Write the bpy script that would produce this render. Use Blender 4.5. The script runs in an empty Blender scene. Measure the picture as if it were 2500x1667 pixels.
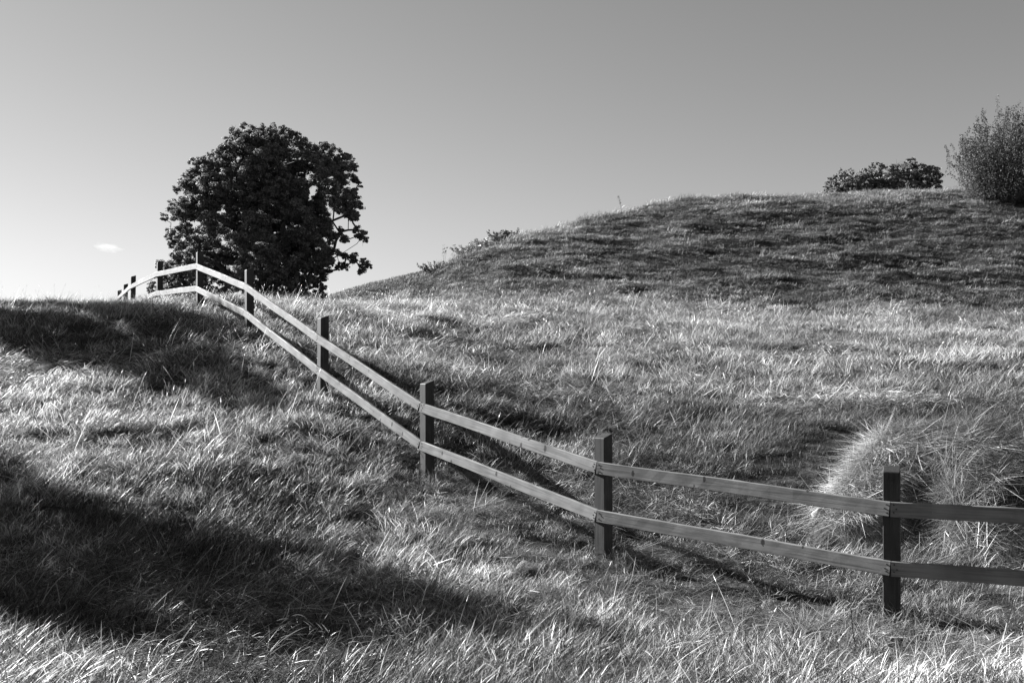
import bpy, math, random
import numpy as np
from mathutils import Vector, Matrix, Euler

S = bpy.context.scene
COL = S.collection
R = math.radians

# ------------------------------------------------------------------ camera
EYE = 1.5
PITCH = R(1.57)
F = 2500 * 35.0 / 36.0
cam_d = bpy.data.cameras.new("camera")
cam_d.lens = 35.0
cam_d.sensor_width = 36.0
cam_d.clip_start = 0.1
cam_d.clip_end = 8000
cam = bpy.data.objects.new("camera", cam_d)
cam.location = (0, 0, EYE)
cam.rotation_euler = (R(90) + PITCH, 0, 0)
COL.objects.link(cam)
S.camera = cam

# ------------------------------------------------------------------ light
SUN_EL = R(25)
SUN_HEADING = R(-34)          # the way the light travels over the ground, from +X
LH = (math.cos(SUN_HEADING), math.sin(SUN_HEADING))
S.view_settings.view_transform = 'Standard'
S.view_settings.look = 'None'
S.view_settings.gamma = 1
S.view_settings.use_curve_mapping = False
S.view_settings.exposure = 2.0

world = bpy.data.worlds.new("World")
S.world = world
world.use_nodes = True
nt = world.node_tree
nt.nodes.clear()
sky = nt.nodes.new("ShaderNodeTexSky")
sky.sky_type = 'NISHITA'
sky.sun_disc = False
sky.sun_elevation = SUN_EL
sky.sun_rotation = R(-56)
sky.altitude = 0
sky.air_density = 2.5
sky.dust_density = 0.2
sky.ozone_density = 1.0
sep = nt.nodes.new("ShaderNodeSeparateColor")
nt.links.new(sky.outputs[0], sep.inputs[0])
# black-and-white film behind a red filter: only the red of the sky counts, times the filter factor
m1 = nt.nodes.new("ShaderNodeMath"); m1.operation = 'MULTIPLY'; m1.inputs[1].default_value = 0.40
nt.links.new(sep.outputs[0], m1.inputs[0])
bg = nt.nodes.new("ShaderNodeBackground")
bg.inputs[1].default_value = 0.05
nt.links.new(m1.outputs[0], bg.inputs[0])
wo = nt.nodes.new("ShaderNodeOutputWorld")
nt.links.new(bg.outputs[0], wo.inputs[0])

sun_d = bpy.data.lights.new("sun", 'SUN')
sun_d.energy = 5.0
sun_d.angle = R(0.53)
sun_d.color = (1, 1, 1)
sun = bpy.data.objects.new("sun", sun_d)
ldir = Vector((LH[0] * math.cos(SUN_EL), LH[1] * math.cos(SUN_EL), -math.sin(SUN_EL)))
sun.rotation_euler = ldir.to_track_quat('-Z', 'Y').to_euler()
sun.location = (-30, 20, 30)
COL.objects.link(sun)

# ------------------------------------------------------------------ numeric helpers
def P(px, py, d):
    """a point of the place, read off the photograph at distance d in front of the camera"""
    vx = (px - 1250.0) / F
    vz = -(py - 833.5) / F
    y = math.cos(PITCH) - vz * math.sin(PITCH)
    z = math.sin(PITCH) + vz * math.cos(PITCH)
    return (vx * d / y, d, EYE + z * d / y)

def fract_hash(ix, iy, seed):
    n = (ix.astype(np.int64) * 374761393 + iy.astype(np.int64) * 668265263 + seed * 1274126177) & 0xFFFFFFFF
    n = ((n ^ (n >> 13)) * 1103515245) & 0xFFFFFFFF
    n = (n ^ (n >> 16)) & 0xFFFFFF
    return n / float(0xFFFFFF)

def noise2(x, y, seed=0):
    x = np.asarray(x, float); y = np.asarray(y, float)
    ix = np.floor(x); iy = np.floor(y)
    fx = x - ix; fy = y - iy
    fx = fx * fx * (3 - 2 * fx); fy = fy * fy * (3 - 2 * fy)
    a = fract_hash(ix, iy, seed); b = fract_hash(ix + 1, iy, seed)
    c = fract_hash(ix, iy + 1, seed); d = fract_hash(ix + 1, iy + 1, seed)
    return (a * (1 - fx) + b * fx) * (1 - fy) + (c * (1 - fx) + d * fx) * fy

def fbm(x, y, seed=0, octaves=3):
    t = 0; amp = 1; tot = 0
    for i in range(octaves):
        t = t + amp * noise2(np.asarray(x) * 2 ** i, np.asarray(y) * 2 ** i, seed + 17 * i)
        tot += amp; amp *= 0.5
    return t / tot

# ------------------------------------------------------------------ terrain
FENCE_LINE = [  # px of the rail corner, py of the upper rail's top edge, distance
    (285, 726, 28.0), (298, 713, 25.2), (315.6, 696, 22.0), (380, 664, 19.2), (477, 643, 16.6),
    (596, 691, 13.9), (773, 815, 11.6), (1026.6, 982.6, 9.75), (1457, 1127, 7.78), (2173, 1224.7, 6.30)]
CTRL = []
def c(px, py, d): CTRL.append(P(px, py, d))
# foreground
for px in (-300, 200, 700, 1250, 1800, 2300, 2800):
    x = P(px, 1700, 4.6)[0]; CTRL.append((x, 4.6, 0.02))
CTRL += [(-6, 1, 0.1), (0, 1, 0.0), (6, 1, 0.0), (0, -6, 0), (-8, -6, 0.2), (8, -6, 0)]
# left mound
for px in (-250, 0):
    for py, d in ((1480, 6.3), (1300, 8.2), (1100, 10.2), (950, 12.6), (825, 15.2), (752, 18.2), (835, 24), (880, 32)):
        c(px, py, d)
for py, d in ((1450, 6.6), (1200, 8.9), (1000, 11.5), (850, 14.5), (757, 17.3), (748, 19.0), (800, 27)):
    c(300, py, d)
c(640, 1300, 8.1); c(640, 1080, 10.0); c(560, 900, 12.6)
c(620, 752, 16.8); c(520, 745, 17.3); c(450, 742, 18.4)
for (px, py, d), g in zip(FENCE_LINE, (0.80,) * 10):
    p = P(px, py, d)
    if d < 18: CTRL.append((p[0], p[1], p[2] - 0.75))
CTRL.append((-6.9, 20.3, P(380, 742, 20.3)[2])); CTRL.append((-8.9, 23.5, 2.9)); CTRL.append((-11.1, 28, 3.0))
c(800, 757, 20.5); c(800, 800, 30); c(950, 757, 21.5)
c(900, 850, 14.8); c(1000, 900, 13.3)
c(1100, 1040, 11.2); c(1100, 900, 14); c(1100, 800, 18.5); c(1100, 758, 23.5)
c(1250, 1220, 8.9); c(1250, 1020, 12); c(1250, 860, 17); c(1250, 752, 25); c(1300, 716, 28.6)
c(1480, 1160, 10); c(1480, 1000, 12.8); c(1480, 850, 18); c(1500, 728, 28)
c(1800, 1180, 9.5); c(1800, 1010, 12.5); c(1800, 850, 18); c(1800, 752, 27)
c(2200, 1240, 8.6); c(2200, 1040, 12); c(2200, 860, 18); c(2200, 758, 27)
c(2560, 1260, 8.2); c(2560, 1040, 12); c(2560, 860, 18); c(2560, 762, 27)
c(3200, 1040, 12); c(3200, 860, 18); c(3200, 762, 27)
# big mound: face, brow, top
c(1040, 722, 31.5); c(960, 740, 30)
c(1250, 665, 32); c(1500, 630, 34); c(1500, 570, 38); c(2000, 640, 33); c(2000, 555, 37.5)
c(2500, 640, 32.5); c(2500, 555, 36.5); c(3100, 640, 32.5)
BROW = [(1000, 703, 36), (1100, 648, 38), (1200, 610, 39.5), (1300, 582, 40.5), (1400, 549, 41.5), (1500, 525, 42.5),
        (1600, 504, 43.5), (1750, 491, 44.5), (1950, 487, 45.5), (2100, 482, 45.5), (2300, 475, 45), (2550, 478, 44), (3100, 490, 43)]
for px, py, d in BROW: c(px, py, d)
for px, py, d in BROW:
    p = P(px, py, d); CTRL.append((p[0] + 0.8, p[1] + 9, p[2] - 0.9))
c(900, 800, 38); c(900, 850, 50); c(700, 840, 45); c(100, 880, 45); c(1000, 800, 52)
CT = np.array(CTRL)

def _tps_fit(pts, lam=0.02):
    n = len(pts)
    d = np.linalg.norm(pts[:, None, :2] - pts[None, :, :2], axis=2)
    K = np.where(d > 1e-9, d * d * np.log(np.maximum(d, 1e-9)), 0) + lam * np.eye(n)
    Q = np.column_stack([np.ones(n), pts[:, :2]])
    A = np.zeros((n + 3, n + 3)); A[:n, :n] = K; A[:n, n:] = Q; A[n:, :n] = Q.T
    b = np.concatenate([pts[:, 2], np.zeros(3)])
    return np.linalg.solve(A, b)
TW = _tps_fit(CT)

def smoothstep(a, b, x):
    t = np.clip((x - a) / (b - a), 0, 1)
    return t * t * (3 - 2 * t)

def base_height(x, y):
    x = np.asarray(x, float); y = np.asarray(y, float)
    sh = x.shape
    xf = x.ravel(); yf = y.ravel()
    xc = np.clip(xf, -20, 36); yc = np.clip(yf, -6, 54)
    out = np.empty_like(xf)
    n = len(CT)
    for i in range(0, len(xf), 40000):
        a = xc[i:i + 40000]; b = yc[i:i + 40000]
        d2 = (a[:, None] - CT[None, :, 0]) ** 2 + (b[:, None] - CT[None, :, 1]) ** 2
        k = np.where(d2 > 1e-12, 0.5 * d2 * np.log(np.maximum(d2, 1e-12)), 0)
        out[i:i + 40000] = k @ TW[:n] + TW[n] + TW[n + 1] * a + TW[n + 2] * b
    away = np.maximum.reduce([np.abs(xf - xc) / 40, np.abs(yf - yc) / 40])
    w = smoothstep(0, 1, away)
    out = out * (1 - w) + 0.6 * w
    return out.reshape(sh)

def H(x, y):
    x = np.asarray(x, float); y = np.asarray(y, float)
    z = base_height(x, y)
    near = 1 - smoothstep(40, 70, np.hypot(x, y))
    amp = 0.05 + 0.07 * smoothstep(8, 20, y)
    rel = (fbm(x * 0.9, y * 0.9, 5, 3) - 0.5) * 2 * amp + (fbm(x * 0.3, y * 0.3, 9, 2) - 0.5) * 0.16
    lumps = (fbm(x * 1.9, y * 1.9, 15, 2) - 0.5) * 0.17 * smoothstep(8.5, 12, y + np.clip(-x - 1.5, 0, 4)) * (1 - smoothstep(24, 30, y))
    terr = (fbm(x * 0.35 + 0.12 * y, y * 1.5, 19, 3) - 0.5) * 0.36 * smoothstep(27.5, 31, y)
    return z + (rel + lumps + terr) * near

def H1(x, y): return float(H(np.array([x]), np.array([y]))[0])
#MARK

rng = np.random.default_rng(11)

# ------------------------------------------------------------------ materials
def new_mat(name):
    m = bpy.data.materials.new(name); m.use_nodes = True
    n = m.node_tree; n.nodes.clear()
    return m, n
def node(n, t, **kw):
    x = n.nodes.new(t)
    for k, v in kw.items(): setattr(x, k, v)
    return x
def grey(v): return (v, v, v, 1)
def ramp(n, src, stops):
    r = node(n, "ShaderNodeValToRGB")
    e = r.color_ramp.elements
    while len(e) < len(stops): e.new(0.5)
    for el, (p, v) in zip(e, stops): el.position = p; el.color = grey(v)
    n.links.new(src, r.inputs[0])
    return r.outputs[0]
def mul(n, a, b, op='MULTIPLY'):
    m = node(n, "ShaderNodeMath", operation=op)
    for i, v in enumerate((a, b)):
        if isinstance(v, (int, float)): m.inputs[i].default_value = v
        else: n.links.new(v, m.inputs[i])
    return m.outputs[0]

def blade_material(name, lo, hi, trans=0.35, rough=0.45, spec=0.35):
    """dry or green blades: each blade its own grey, each tuft its own tint"""
    m, n = new_mat(name)
    ab = node(n, "ShaderNodeAttribute", attribute_name="shade", attribute_type='GEOMETRY')
    ti = node(n, "ShaderNodeAttribute", attribute_name="tint", attribute_type='INSTANCER')
    col = ramp(n, ab.outputs['Fac'], [(0, lo), (0.42, lo + (hi - lo) * 0.18), (0.62, lo + (hi - lo) * 0.6), (1, hi)])
    v = mul(n, col, ti.outputs['Fac'])
    comb = node(n, "ShaderNodeCombineColor")
    for i in range(3): n.links.new(v, comb.inputs[i])
    p = node(n, "ShaderNodeBsdfPrincipled")
    n.links.new(comb.outputs[0], p.inputs['Base Color'])
    p.inputs['Roughness'].default_value = rough
    p.inputs['Specular IOR Level'].default_value = spec
    t = node(n, "ShaderNodeBsdfTranslucent"); n.links.new(comb.outputs[0], t.inputs[0])
    mx = node(n, "ShaderNodeMixShader"); mx.inputs[0].default_value = trans
    n.links.new(p.outputs[0], mx.inputs[1]); n.links.new(t.outputs[0], mx.inputs[2])
    o = node(n, "ShaderNodeOutputMaterial"); n.links.new(mx.outputs[0], o.inputs[0])
    return m

def leaf_material(name, lo, hi, trans=0.3, rough=0.4):
    m, n = new_mat(name)
    g = node(n, "ShaderNodeNewGeometry")
    col = ramp(n, g.outputs['Random Per Island'], [(0, lo), (1, hi)])
    p = node(n, "ShaderNodeBsdfPrincipled"); n.links.new(col, p.inputs['Base Color'])
    p.inputs['Roughness'].default_value = rough; p.inputs['Specular IOR Level'].default_value = 0.4
    t = node(n, "ShaderNodeBsdfTranslucent"); n.links.new(col, t.inputs[0])
    mx = node(n, "ShaderNodeMixShader"); mx.inputs[0].default_value = trans
    n.links.new(p.outputs[0], mx.inputs[1]); n.links.new(t.outputs[0], mx.inputs[2])
    o = node(n, "ShaderNodeOutputMaterial"); n.links.new(mx.outputs[0], o.inputs[0])
    return m

def rough_material(name, lo, hi, scale, bump=0.4, bdist=0.02, rough=0.9, detail=6):
    m, n = new_mat(name)
    tc = node(n, "ShaderNodeTexCoord")
    ns = node(n, "ShaderNodeTexNoise"); ns.inputs['Scale'].default_value = scale; ns.inputs['Detail'].default_value = detail
    n.links.new(tc.outputs['Object'], ns.inputs['Vector'])
    p = node(n, "ShaderNodeBsdfPrincipled")
    n.links.new(ramp(n, ns.outputs[0], [(0.3, lo), (0.7, hi)]), p.inputs['Base Color'])
    p.inputs['Roughness'].default_value = rough; p.inputs['Specular IOR Level'].default_value = 0.2
    b = node(n, "ShaderNodeBump"); b.inputs['Strength'].default_value = bump; b.inputs['Distance'].default_value = bdist
    n.links.new(ns.outputs[0], b.inputs['Height']); n.links.new(b.outputs[0], p.inputs['Normal'])
    o = node(n, "ShaderNodeOutputMaterial"); n.links.new(p.outputs[0], o.inputs[0])
    return m

def wood_material(name, base, axis_x=True, knots=True):
    """stained sawn softwood: grain along the board, dark knots, pale scuffs"""
    m, n = new_mat(name)
    tc = node(n, "ShaderNodeTexCoord")
    oi = node(n, "ShaderNodeObjectInfo")
    off = node(n, "ShaderNodeVectorMath", operation='SCALE'); off.inputs[0].default_value = (13, 7, 5)
    n.links.new(oi.outputs['Random'], off.inputs['Scale'])
    add = node(n, "ShaderNodeVectorMath", operation='ADD')
    n.links.new(tc.outputs['Object'], add.inputs[0]); n.links.new(off.outputs[0], add.inputs[1])
    mp = node(n, "ShaderNodeMapping")
    mp.inputs['Scale'].default_value = (1.6, 42, 42) if axis_x else (42, 42, 1.6)
    n.links.new(add.outputs[0], mp.inputs[0])
    gr = node(n, "ShaderNodeTexNoise"); gr.inputs['Scale'].default_value = 1.6; gr.inputs['Detail'].default_value = 7
    gr.inputs['Distortion'].default_value = 0.6
    n.links.new(mp.outputs[0], gr.inputs['Vector'])
    blotch = node(n, "ShaderNodeTexNoise"); blotch.inputs['Scale'].default_value = 5; blotch.inputs['Detail'].default_value = 3
    n.links.new(add.outputs[0], blotch.inputs['Vector'])
    v = mul(n, ramp(n, gr.outputs[0], [(0.3, base * 0.6), (0.5, base), (0.75, base * 1.2)]),
            ramp(n, blotch.outputs[0], [(0.3, 0.72), (0.7, 1.18)]))
    if knots:
        mk = node(n, "ShaderNodeMapping"); mk.inputs['Scale'].default_value = (13, 0.01, 8) if axis_x else (12, 0.01, 4)
        n.links.new(add.outputs[0], mk.inputs[0])
        vo = node(n, "ShaderNodeTexVoronoi"); vo.inputs['Scale'].default_value = 1.0; vo.inputs['Randomness'].default_value = 1
        n.links.new(mk.outputs[0], vo.inputs['Vector'])
        # only some cells carry a knot, of differing size
        sc = node(n, "ShaderNodeSeparateColor"); n.links.new(vo.outputs['Color'], sc.inputs[0])
        sz = ramp(n, sc.outputs[0], [(0.55, 0.0), (0.60, 0.12), (1, 0.30)])
        wob = node(n, "ShaderNodeTexNoise"); wob.inputs['Scale'].default_value = 60
        n.links.new(add.outputs[0], wob.inputs['Vector'])
        dist = mul(n, vo.outputs['Distance'], mul(n, mul(n, wob.outputs[0], 0.9), 0.55, 'ADD'))
        k = mul(n, mul(n, sz, dist, 'SUBTRACT'), 16)
        kr = ramp(n, k, [(0.0, 1.0), (0.3, 0.4), (1.0, 0.2)])
        v = mul(n, v, kr)
    sp = node(n, "ShaderNodeTexNoise"); sp.inputs['Scale'].default_value = 80; sp.inputs['Detail'].default_value = 2
    n.links.new(add.outputs[0], sp.inputs['Vector'])
    v = mul(n, v, ramp(n, sp.outputs[0], [(0.0, 0.75), (0.30, 1.0), (0.72, 1.0), (0.78, 1.7)]))
    comb = node(n, "ShaderNodeCombineColor")
    for i in range(3): n.links.new(v, comb.inputs[i])
    p = node(n, "ShaderNodeBsdfPrincipled"); n.links.new(comb.outputs[0], p.inputs['Base Color'])
    p.inputs['Roughness'].default_value = 0.62; p.inputs['Specular IOR Level'].default_value = 0.18
    b = node(n, "ShaderNodeBump"); b.inputs['Strength'].default_value = 0.5; b.inputs['Distance'].default_value = 0.003
    n.links.new(gr.outputs[0], b.inputs['Height']); n.links.new(b.outputs[0], p.inputs['Normal'])
    o = node(n, "ShaderNodeOutputMaterial"); n.links.new(p.outputs[0], o.inputs[0])
    return m

M_SOIL = rough_material("thatch and soil", 0.015, 0.045, 14, 0.8, 0.05)
M_GRASS = blade_material("long dry grass", 0.02, 0.40)
M_SHORT = blade_material("short mound grass", 0.03, 0.36, trans=0.40, spec=0.1)
M_STRAW = blade_material("mown straw", 0.08, 0.52, trans=0.25, rough=0.4)
M_RAIL = wood_material("stained rail", 0.150)
M_POST = wood_material("stained post", 0.036, axis_x=False, knots=False)
M_NAIL = rough_material("rusty nail", 0.02, 0.05, 40)
M_BARK = rough_material("bark", 0.04, 0.11, 9, 0.9, 0.05)
M_TWIG = rough_material("pale dead wood", 0.22, 0.36, 12, 0.6, 0.01)
M_LEAF = leaf_material("broad leaf", 0.06, 0.28, trans=0.5, rough=0.6)
M_LEAF2 = leaf_material("small shrub leaf", 0.03, 0.14, trans=0.35, rough=0.65)
M_LEAF3 = leaf_material("pale herb leaf", 0.08, 0.22, trans=0.35)
M_STONE = rough_material("pale stone", 0.25, 0.36, 9, 0.35, 0.02)
M_HEAP = rough_material("packed hay", 0.015, 0.06, 25, 0.9, 0.04)

# ------------------------------------------------------------------ mesh helpers
def mesh_np(name, verts, faces, mat, smooth=False, attrs=None):
    """faces: list of arrays, each (n, k) with one polygon size"""
    me = bpy.data.meshes.new(name)
    verts = np.asarray(verts, np.float32)
    me.vertices.add(len(verts)); me.vertices.foreach_set("co", verts.ravel())
    faces = [np.asarray(f, np.int32) for f in faces if len(f)]
    loops = np.concatenate([f.ravel() for f in faces])
    tot = np.concatenate([np.full(len(f), f.shape[1], np.int32) for f in faces])
    me.loops.add(len(loops)); me.loops.foreach_set("vertex_index", loops)
    me.polygons.add(len(tot))
    me.polygons.foreach_set("loop_start", np.concatenate([[0], np.cumsum(tot)[:-1]]).astype(np.int32))
    me.polygons.foreach_set("loop_total", tot)
    me.update(calc_edges=True)
    me.validate()
    me.polygons.foreach_set("use_smooth", np.full(len(tot), bool(smooth)))
    for k, v in (attrs or {}).items():
        a = me.attributes.new(k, 'FLOAT', 'POINT'); a.data.foreach_set("value", np.asarray(v, np.float32))
    if mat: me.materials.append(mat)
    return me

def obj(name, me, parent=None, loc=None, **props):
    o = bpy.data.objects.new(name, me)
    if loc is not None: o.location = loc
    if parent: o.parent = parent
    COL.objects.link(o)
    for k, v in props.items(): o[k] = v
    return o

def thing(name, label, category, loc, group=None):
    o = bpy.data.objects.new(name, None); o.location = loc
    o.empty_display_size = 0.3
    COL.objects.link(o); o['label'] = label; o['category'] = category
    if group: o['group'] = group
    return o

class Tubes:
    """tapering tubes gathered into one mesh"""
    def __init__(self, sides=5): self.v = []; self.q = []; self.n = 0; self.s = sides
    def add(self, pts, rad):
        pts = np.asarray(pts, float); m = len(pts); s = self.s
        t = np.gradient(pts, axis=0); t /= np.maximum(np.linalg.norm(t, axis=1, keepdims=True), 1e-9)
        ref = np.array([0.31, 0.17, 0.93]); 
        a = np.cross(t, ref); a /= np.maximum(np.linalg.norm(a, axis=1, keepdims=True), 1e-6)
        b = np.cross(t, a)
        ang = np.arange(s) / s * 2 * math.pi
        ring = pts[:, None] + np.asarray(rad)[:, None, None] * (np.cos(ang)[None, :, None] * a[:, None] + np.sin(ang)[None, :, None] * b[:, None])
        self.v.append(ring.reshape(-1, 3))
        i = np.arange(m - 1)[:, None] * s + np.arange(s)[None]
        j = np.arange(m - 1)[:, None] * s + (np.arange(s)[None] + 1) % s
        self.q.append((np.stack([i, j, j + s, i + s], -1).reshape(-1, 4)) + self.n)
        self.n += m * s
    def mesh(self, name, mat):
        return mesh_np(name, np.concatenate(self.v), [np.concatenate(self.q)], mat, True)

# ------------------------------------------------------------------ ground sheet
def spaced(n, lim, k):
    u = np.linspace(-1, 1, n)
    return np.sinh(u * k) / math.sinh(k) * lim
gx = spaced(421, 4000, 7.2) + 1.5
gy = spaced(521, 4000, 6.9) + 14.0
GX, GY = np.meshgrid(gx, gy)
GZ = H(GX, GY)
nx, ny = len(gx), len(gy)
idx = np.arange(nx * ny).reshape(ny, nx)
q = np.stack([idx[:-1, :-1], idx[:-1, 1:], idx[1:, 1:], idx[1:, :-1]], -1).reshape(-1, 4)
obj("ground", mesh_np("ground", np.stack([GX, GY, GZ], -1).reshape(-1, 3), [q], M_SOIL, True), kind="structure")

# the next burial mound, beyond the valley: silhouette rises to the right behind the near one
def dome(cx, cy, rx, ry, h, z0, n=90, seed=0):
    r = np.linspace(0, 1, 40) ** 0.8
    a = np.linspace(0, 2 * math.pi, n, endpoint=False)
    Rr, A = np.meshgrid(r, a)
    x = cx + rx * Rr * np.cos(A); y = cy + ry * Rr * np.sin(A)
    z = z0 + h * np.cos(Rr * math.pi / 2) ** 0.9 + (fbm(x * 0.4, y * 0.4, seed) - 0.5) * 0.35
    return x, y, z
FARX, FARY, FARR, FARS, FARH = 6.0, 92.0, 40.0, 24.0, 11.6
def far_z(x, y):
    rr = np.clip(np.hypot((x - FARX) / FARR, (y - FARY) / FARS), 0, 1)
    return 0.2 + FARH * np.cos(rr * math.pi / 2) ** 0.9 + (fbm(x * 0.4, y * 0.4, 31) - 0.5) * 0.35
x, y, z = dome(FARX, FARY, FARR, FARS, FARH, 0.2, seed=31)
na, nr = x.shape
i = np.arange(na)[:, None]; j = np.arange(nr - 1)[None]
i2 = (i + 1) % na
q = np.stack([i * nr + j, i * nr + j + 1, i2 * nr + j + 1, i2 * nr + j], -1).reshape(-1, 4)
obj("distant_mound", mesh_np("distant_mound", np.stack([x, y, z], -1).reshape(-1, 3), [q], M_SOIL, True), kind="structure")

# ------------------------------------------------------------------ cloud
def cloud():
    m, n = new_mat("cloud vapour")
    tc = node(n, "ShaderNodeTexCoord")
    ln = node(n, "ShaderNodeVectorMath", operation='LENGTH'); n.links.new(tc.outputs['Object'], ln.inputs[0])
    ns = node(n, "ShaderNodeTexNoise"); ns.inputs['Scale'].default_value = 1.7; ns.inputs['Detail'].default_value = 4
    n.links.new(tc.outputs['Object'], ns.inputs['Vector'])
    d = mul(n, mul(n, ns.outputs[0], 1.5), mul(n, ln.outputs['Value'], 0.95), 'SUBTRACT')
    d = mul(n, node_clamp(n, d), 0.026)
    v = node(n, "ShaderNodeVolumePrincipled"); v.inputs['Color'].default_value = grey(0.98)
    n.links.new(d, v.inputs['Density'])
    o = node(n, "ShaderNodeOutputMaterial"); n.links.new(v.outputs[0], o.inputs['Volume'])
    import bmesh
    bm = bmesh.new(); bmesh.ops.create_icosphere(bm, subdivisions=3, radius=1.0)
    me = bpy.data.meshes.new("cloud"); bm.to_mesh(me); bm.free(); me.materials.append(m)
    ob = obj("cloud", me, loc=P(262, 604, 2600), kind="structure")
    ob.scale = (48, 26, 15); ob.rotation_euler = (0, R(10), 0)
def node_clamp(n, s):
    c = node(n, "ShaderNodeClamp"); n.links.new(s, c.inputs[0]); return c.outputs[0]
cloud()

# ------------------------------------------------------------------ foliage
def leaf_quads(cen, nrm, length, width, rg):
    """one folded leaf per point"""
    n = len(cen)
    nrm = nrm / np.maximum(np.linalg.norm(nrm, axis=1, keepdims=True), 1e-6)
    rv = rg.normal(size=(n, 3))
    a = np.cross(nrm, rv); a /= np.maximum(np.linalg.norm(a, axis=1, keepdims=True), 1e-6)
    b = np.cross(nrm, a)
    L = (length * rg.uniform(0.65, 1.25, n))[:, None]; W = (width * rg.uniform(0.7, 1.2, n))[:, None]
    base = cen - a * L * 0.5; tip = cen + a * L * 0.5 - nrm * L * 0.12
    mid = cen - a * L * 0.05
    l = mid + b * W * 0.5 - nrm * W * 0.14; r = mid - b * W * 0.5 - nrm * W * 0.14
    v = np.stack([base, l, tip, r], 1).reshape(-1, 3)
    k = np.arange(n)[:, None] * 4
    f = np.concatenate([k + [0, 2, 1], k + [0, 3, 2]], 0)
    return v, f

def crown_mesh(name, centers, radii, leaves_per, leaf_len, leaf_w, mat, rg, sub=7, flat=0.8, cull=None):
    V = []; Fs = []; n0 = 0
    for cc, rr in zip(centers, radii):
        k = max(6, int(leaves_per * (rr / radii.mean()) ** 2))
        u = rg.normal(size=(sub, 3)); u /= np.linalg.norm(u, axis=1, keepdims=True)
        sc = cc + u * rr * rg.uniform(0.45, 0.85, (sub, 1)) * [1, 1, flat]
        w = rg.integers(0, sub, k)
        off = rg.normal(size=(k, 3)); off /= np.linalg.norm(off, axis=1, keepdims=True)
        off *= (rr * 0.42 * rg.uniform(0.3, 1, (k, 1)) ** 0.6)
        off[:, 2] *= 0.62
        p = sc[w] + off
        nr = off / (rr * 0.42) * 0.9 + (p - cc) / rr * 0.5 + [0, 0, 0.55] + rg.normal(size=(k, 3)) * 0.45
        v, f = leaf_quads(p, nr, leaf_len, leaf_w, rg)
        V.append(v); Fs.append(f + n0); n0 += len(v)
    return mesh_np(name, np.concatenate(V), [np.concatenate(Fs)], mat)

def skeleton(root, trunk_top, centers, radii, rg, r0=0.02, trunk_pts=7, wob=0.12, twigs=3, expo=0.46, bias=0.22, flare=1.5):
    """limbs that reach every leaf clump from the nearest wood, thick where many depend on them"""
    nodes = []; parent = []; path = []
    root = np.asarray(root, float); trunk_top = np.asarray(trunk_top, float)
    for i in range(trunk_pts):
        t = i / (trunk_pts - 1)
        nodes.append(root * (1 - t) + trunk_top * t + rg.normal(size=3) * wob * [1, 1, 0] * (0 < i))
        parent.append(i - 1); path.append(np.linalg.norm(nodes[-1] - root))
    first = 2
    order = np.argsort(np.linalg.norm(centers - (root + trunk_top) / 2, axis=1))
    ends = []
    for ci in order:
        cpt = centers[ci]
        N = np.array(nodes); pl = np.array(path)
        cost = np.linalg.norm(N - cpt, axis=1) + bias * pl + np.where(N[:, 2] > cpt[2] + 0.6, 0.8, 0)
        cost[:first] += 50
        j = int(np.argmin(cost)); a = nodes[j]; d = np.linalg.norm(cpt - a)
        k = max(2, int(d / 0.7)); prev = j
        bow = rg.normal(size=3) * 0.12 * d + np.array([0, 0, 0.10 * d])
        for s in range(1, k + 1):
            t = s / k
            p = a * (1 - t) + cpt * t + bow * math.sin(math.pi * t) + rg.normal(size=3) * 0.04
            nodes.append(p); parent.append(prev); path.append(path[prev] + np.linalg.norm(p - nodes[prev])); prev = len(nodes) - 1
        ends.append(prev)
    cnt = np.zeros(len(nodes))
    for e in ends: cnt[e] += 1
    for i in range(len(nodes) - 1, 0, -1):
        cnt[parent[i]] += cnt[i]
    rad = r0 * np.maximum(cnt, 0.5) ** expo
    kids = {}
    for i, p in enumerate(parent):
        if p >= 0: kids.setdefault(p, []).append(i)
    T = Tubes(6)
    # walk chains: follow the thickest child, start new tubes at the others
    stack = [0]
    while stack:
        s = stack.pop()
        chain = [parent[s]] if parent[s] >= 0 else []
        cur = s; chain.append(cur)
        while cur in kids:
            ks = sorted(kids[cur], key=lambda q: -rad[q])
            for o in ks[1:]: stack.append(o)
            cur = ks[0]; chain.append(cur)
        pts = np.array([nodes[i] for i in chain]); rr = np.array([rad[i] for i in chain])
        if parent[s] >= 0: rr[0] = rr[1]
        else:
            zz = np.linspace(0, 1, len(rr)); rr[0] *= flare; rr[1] *= 1 + (flare - 1) * 0.3
        T.add(pts, rr)
    for ci, e in zip(order, ends):
        for _ in range(twigs):
            d = rg.normal(size=3); d /= np.linalg.norm(d)
            L = radii[ci] * rg.uniform(0.7, 1.15)
            p0 = nodes[e]; p1 = p0 + d * L * 0.5; p2 = p0 + d * L + np.array([0, 0, -0.12 * L]) + rg.normal(size=3) * 0.05
            T.add([p0, p1, p2], [r0 * 0.6, r0 * 0.4, r0 * 0.2])
    return T, nodes

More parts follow.
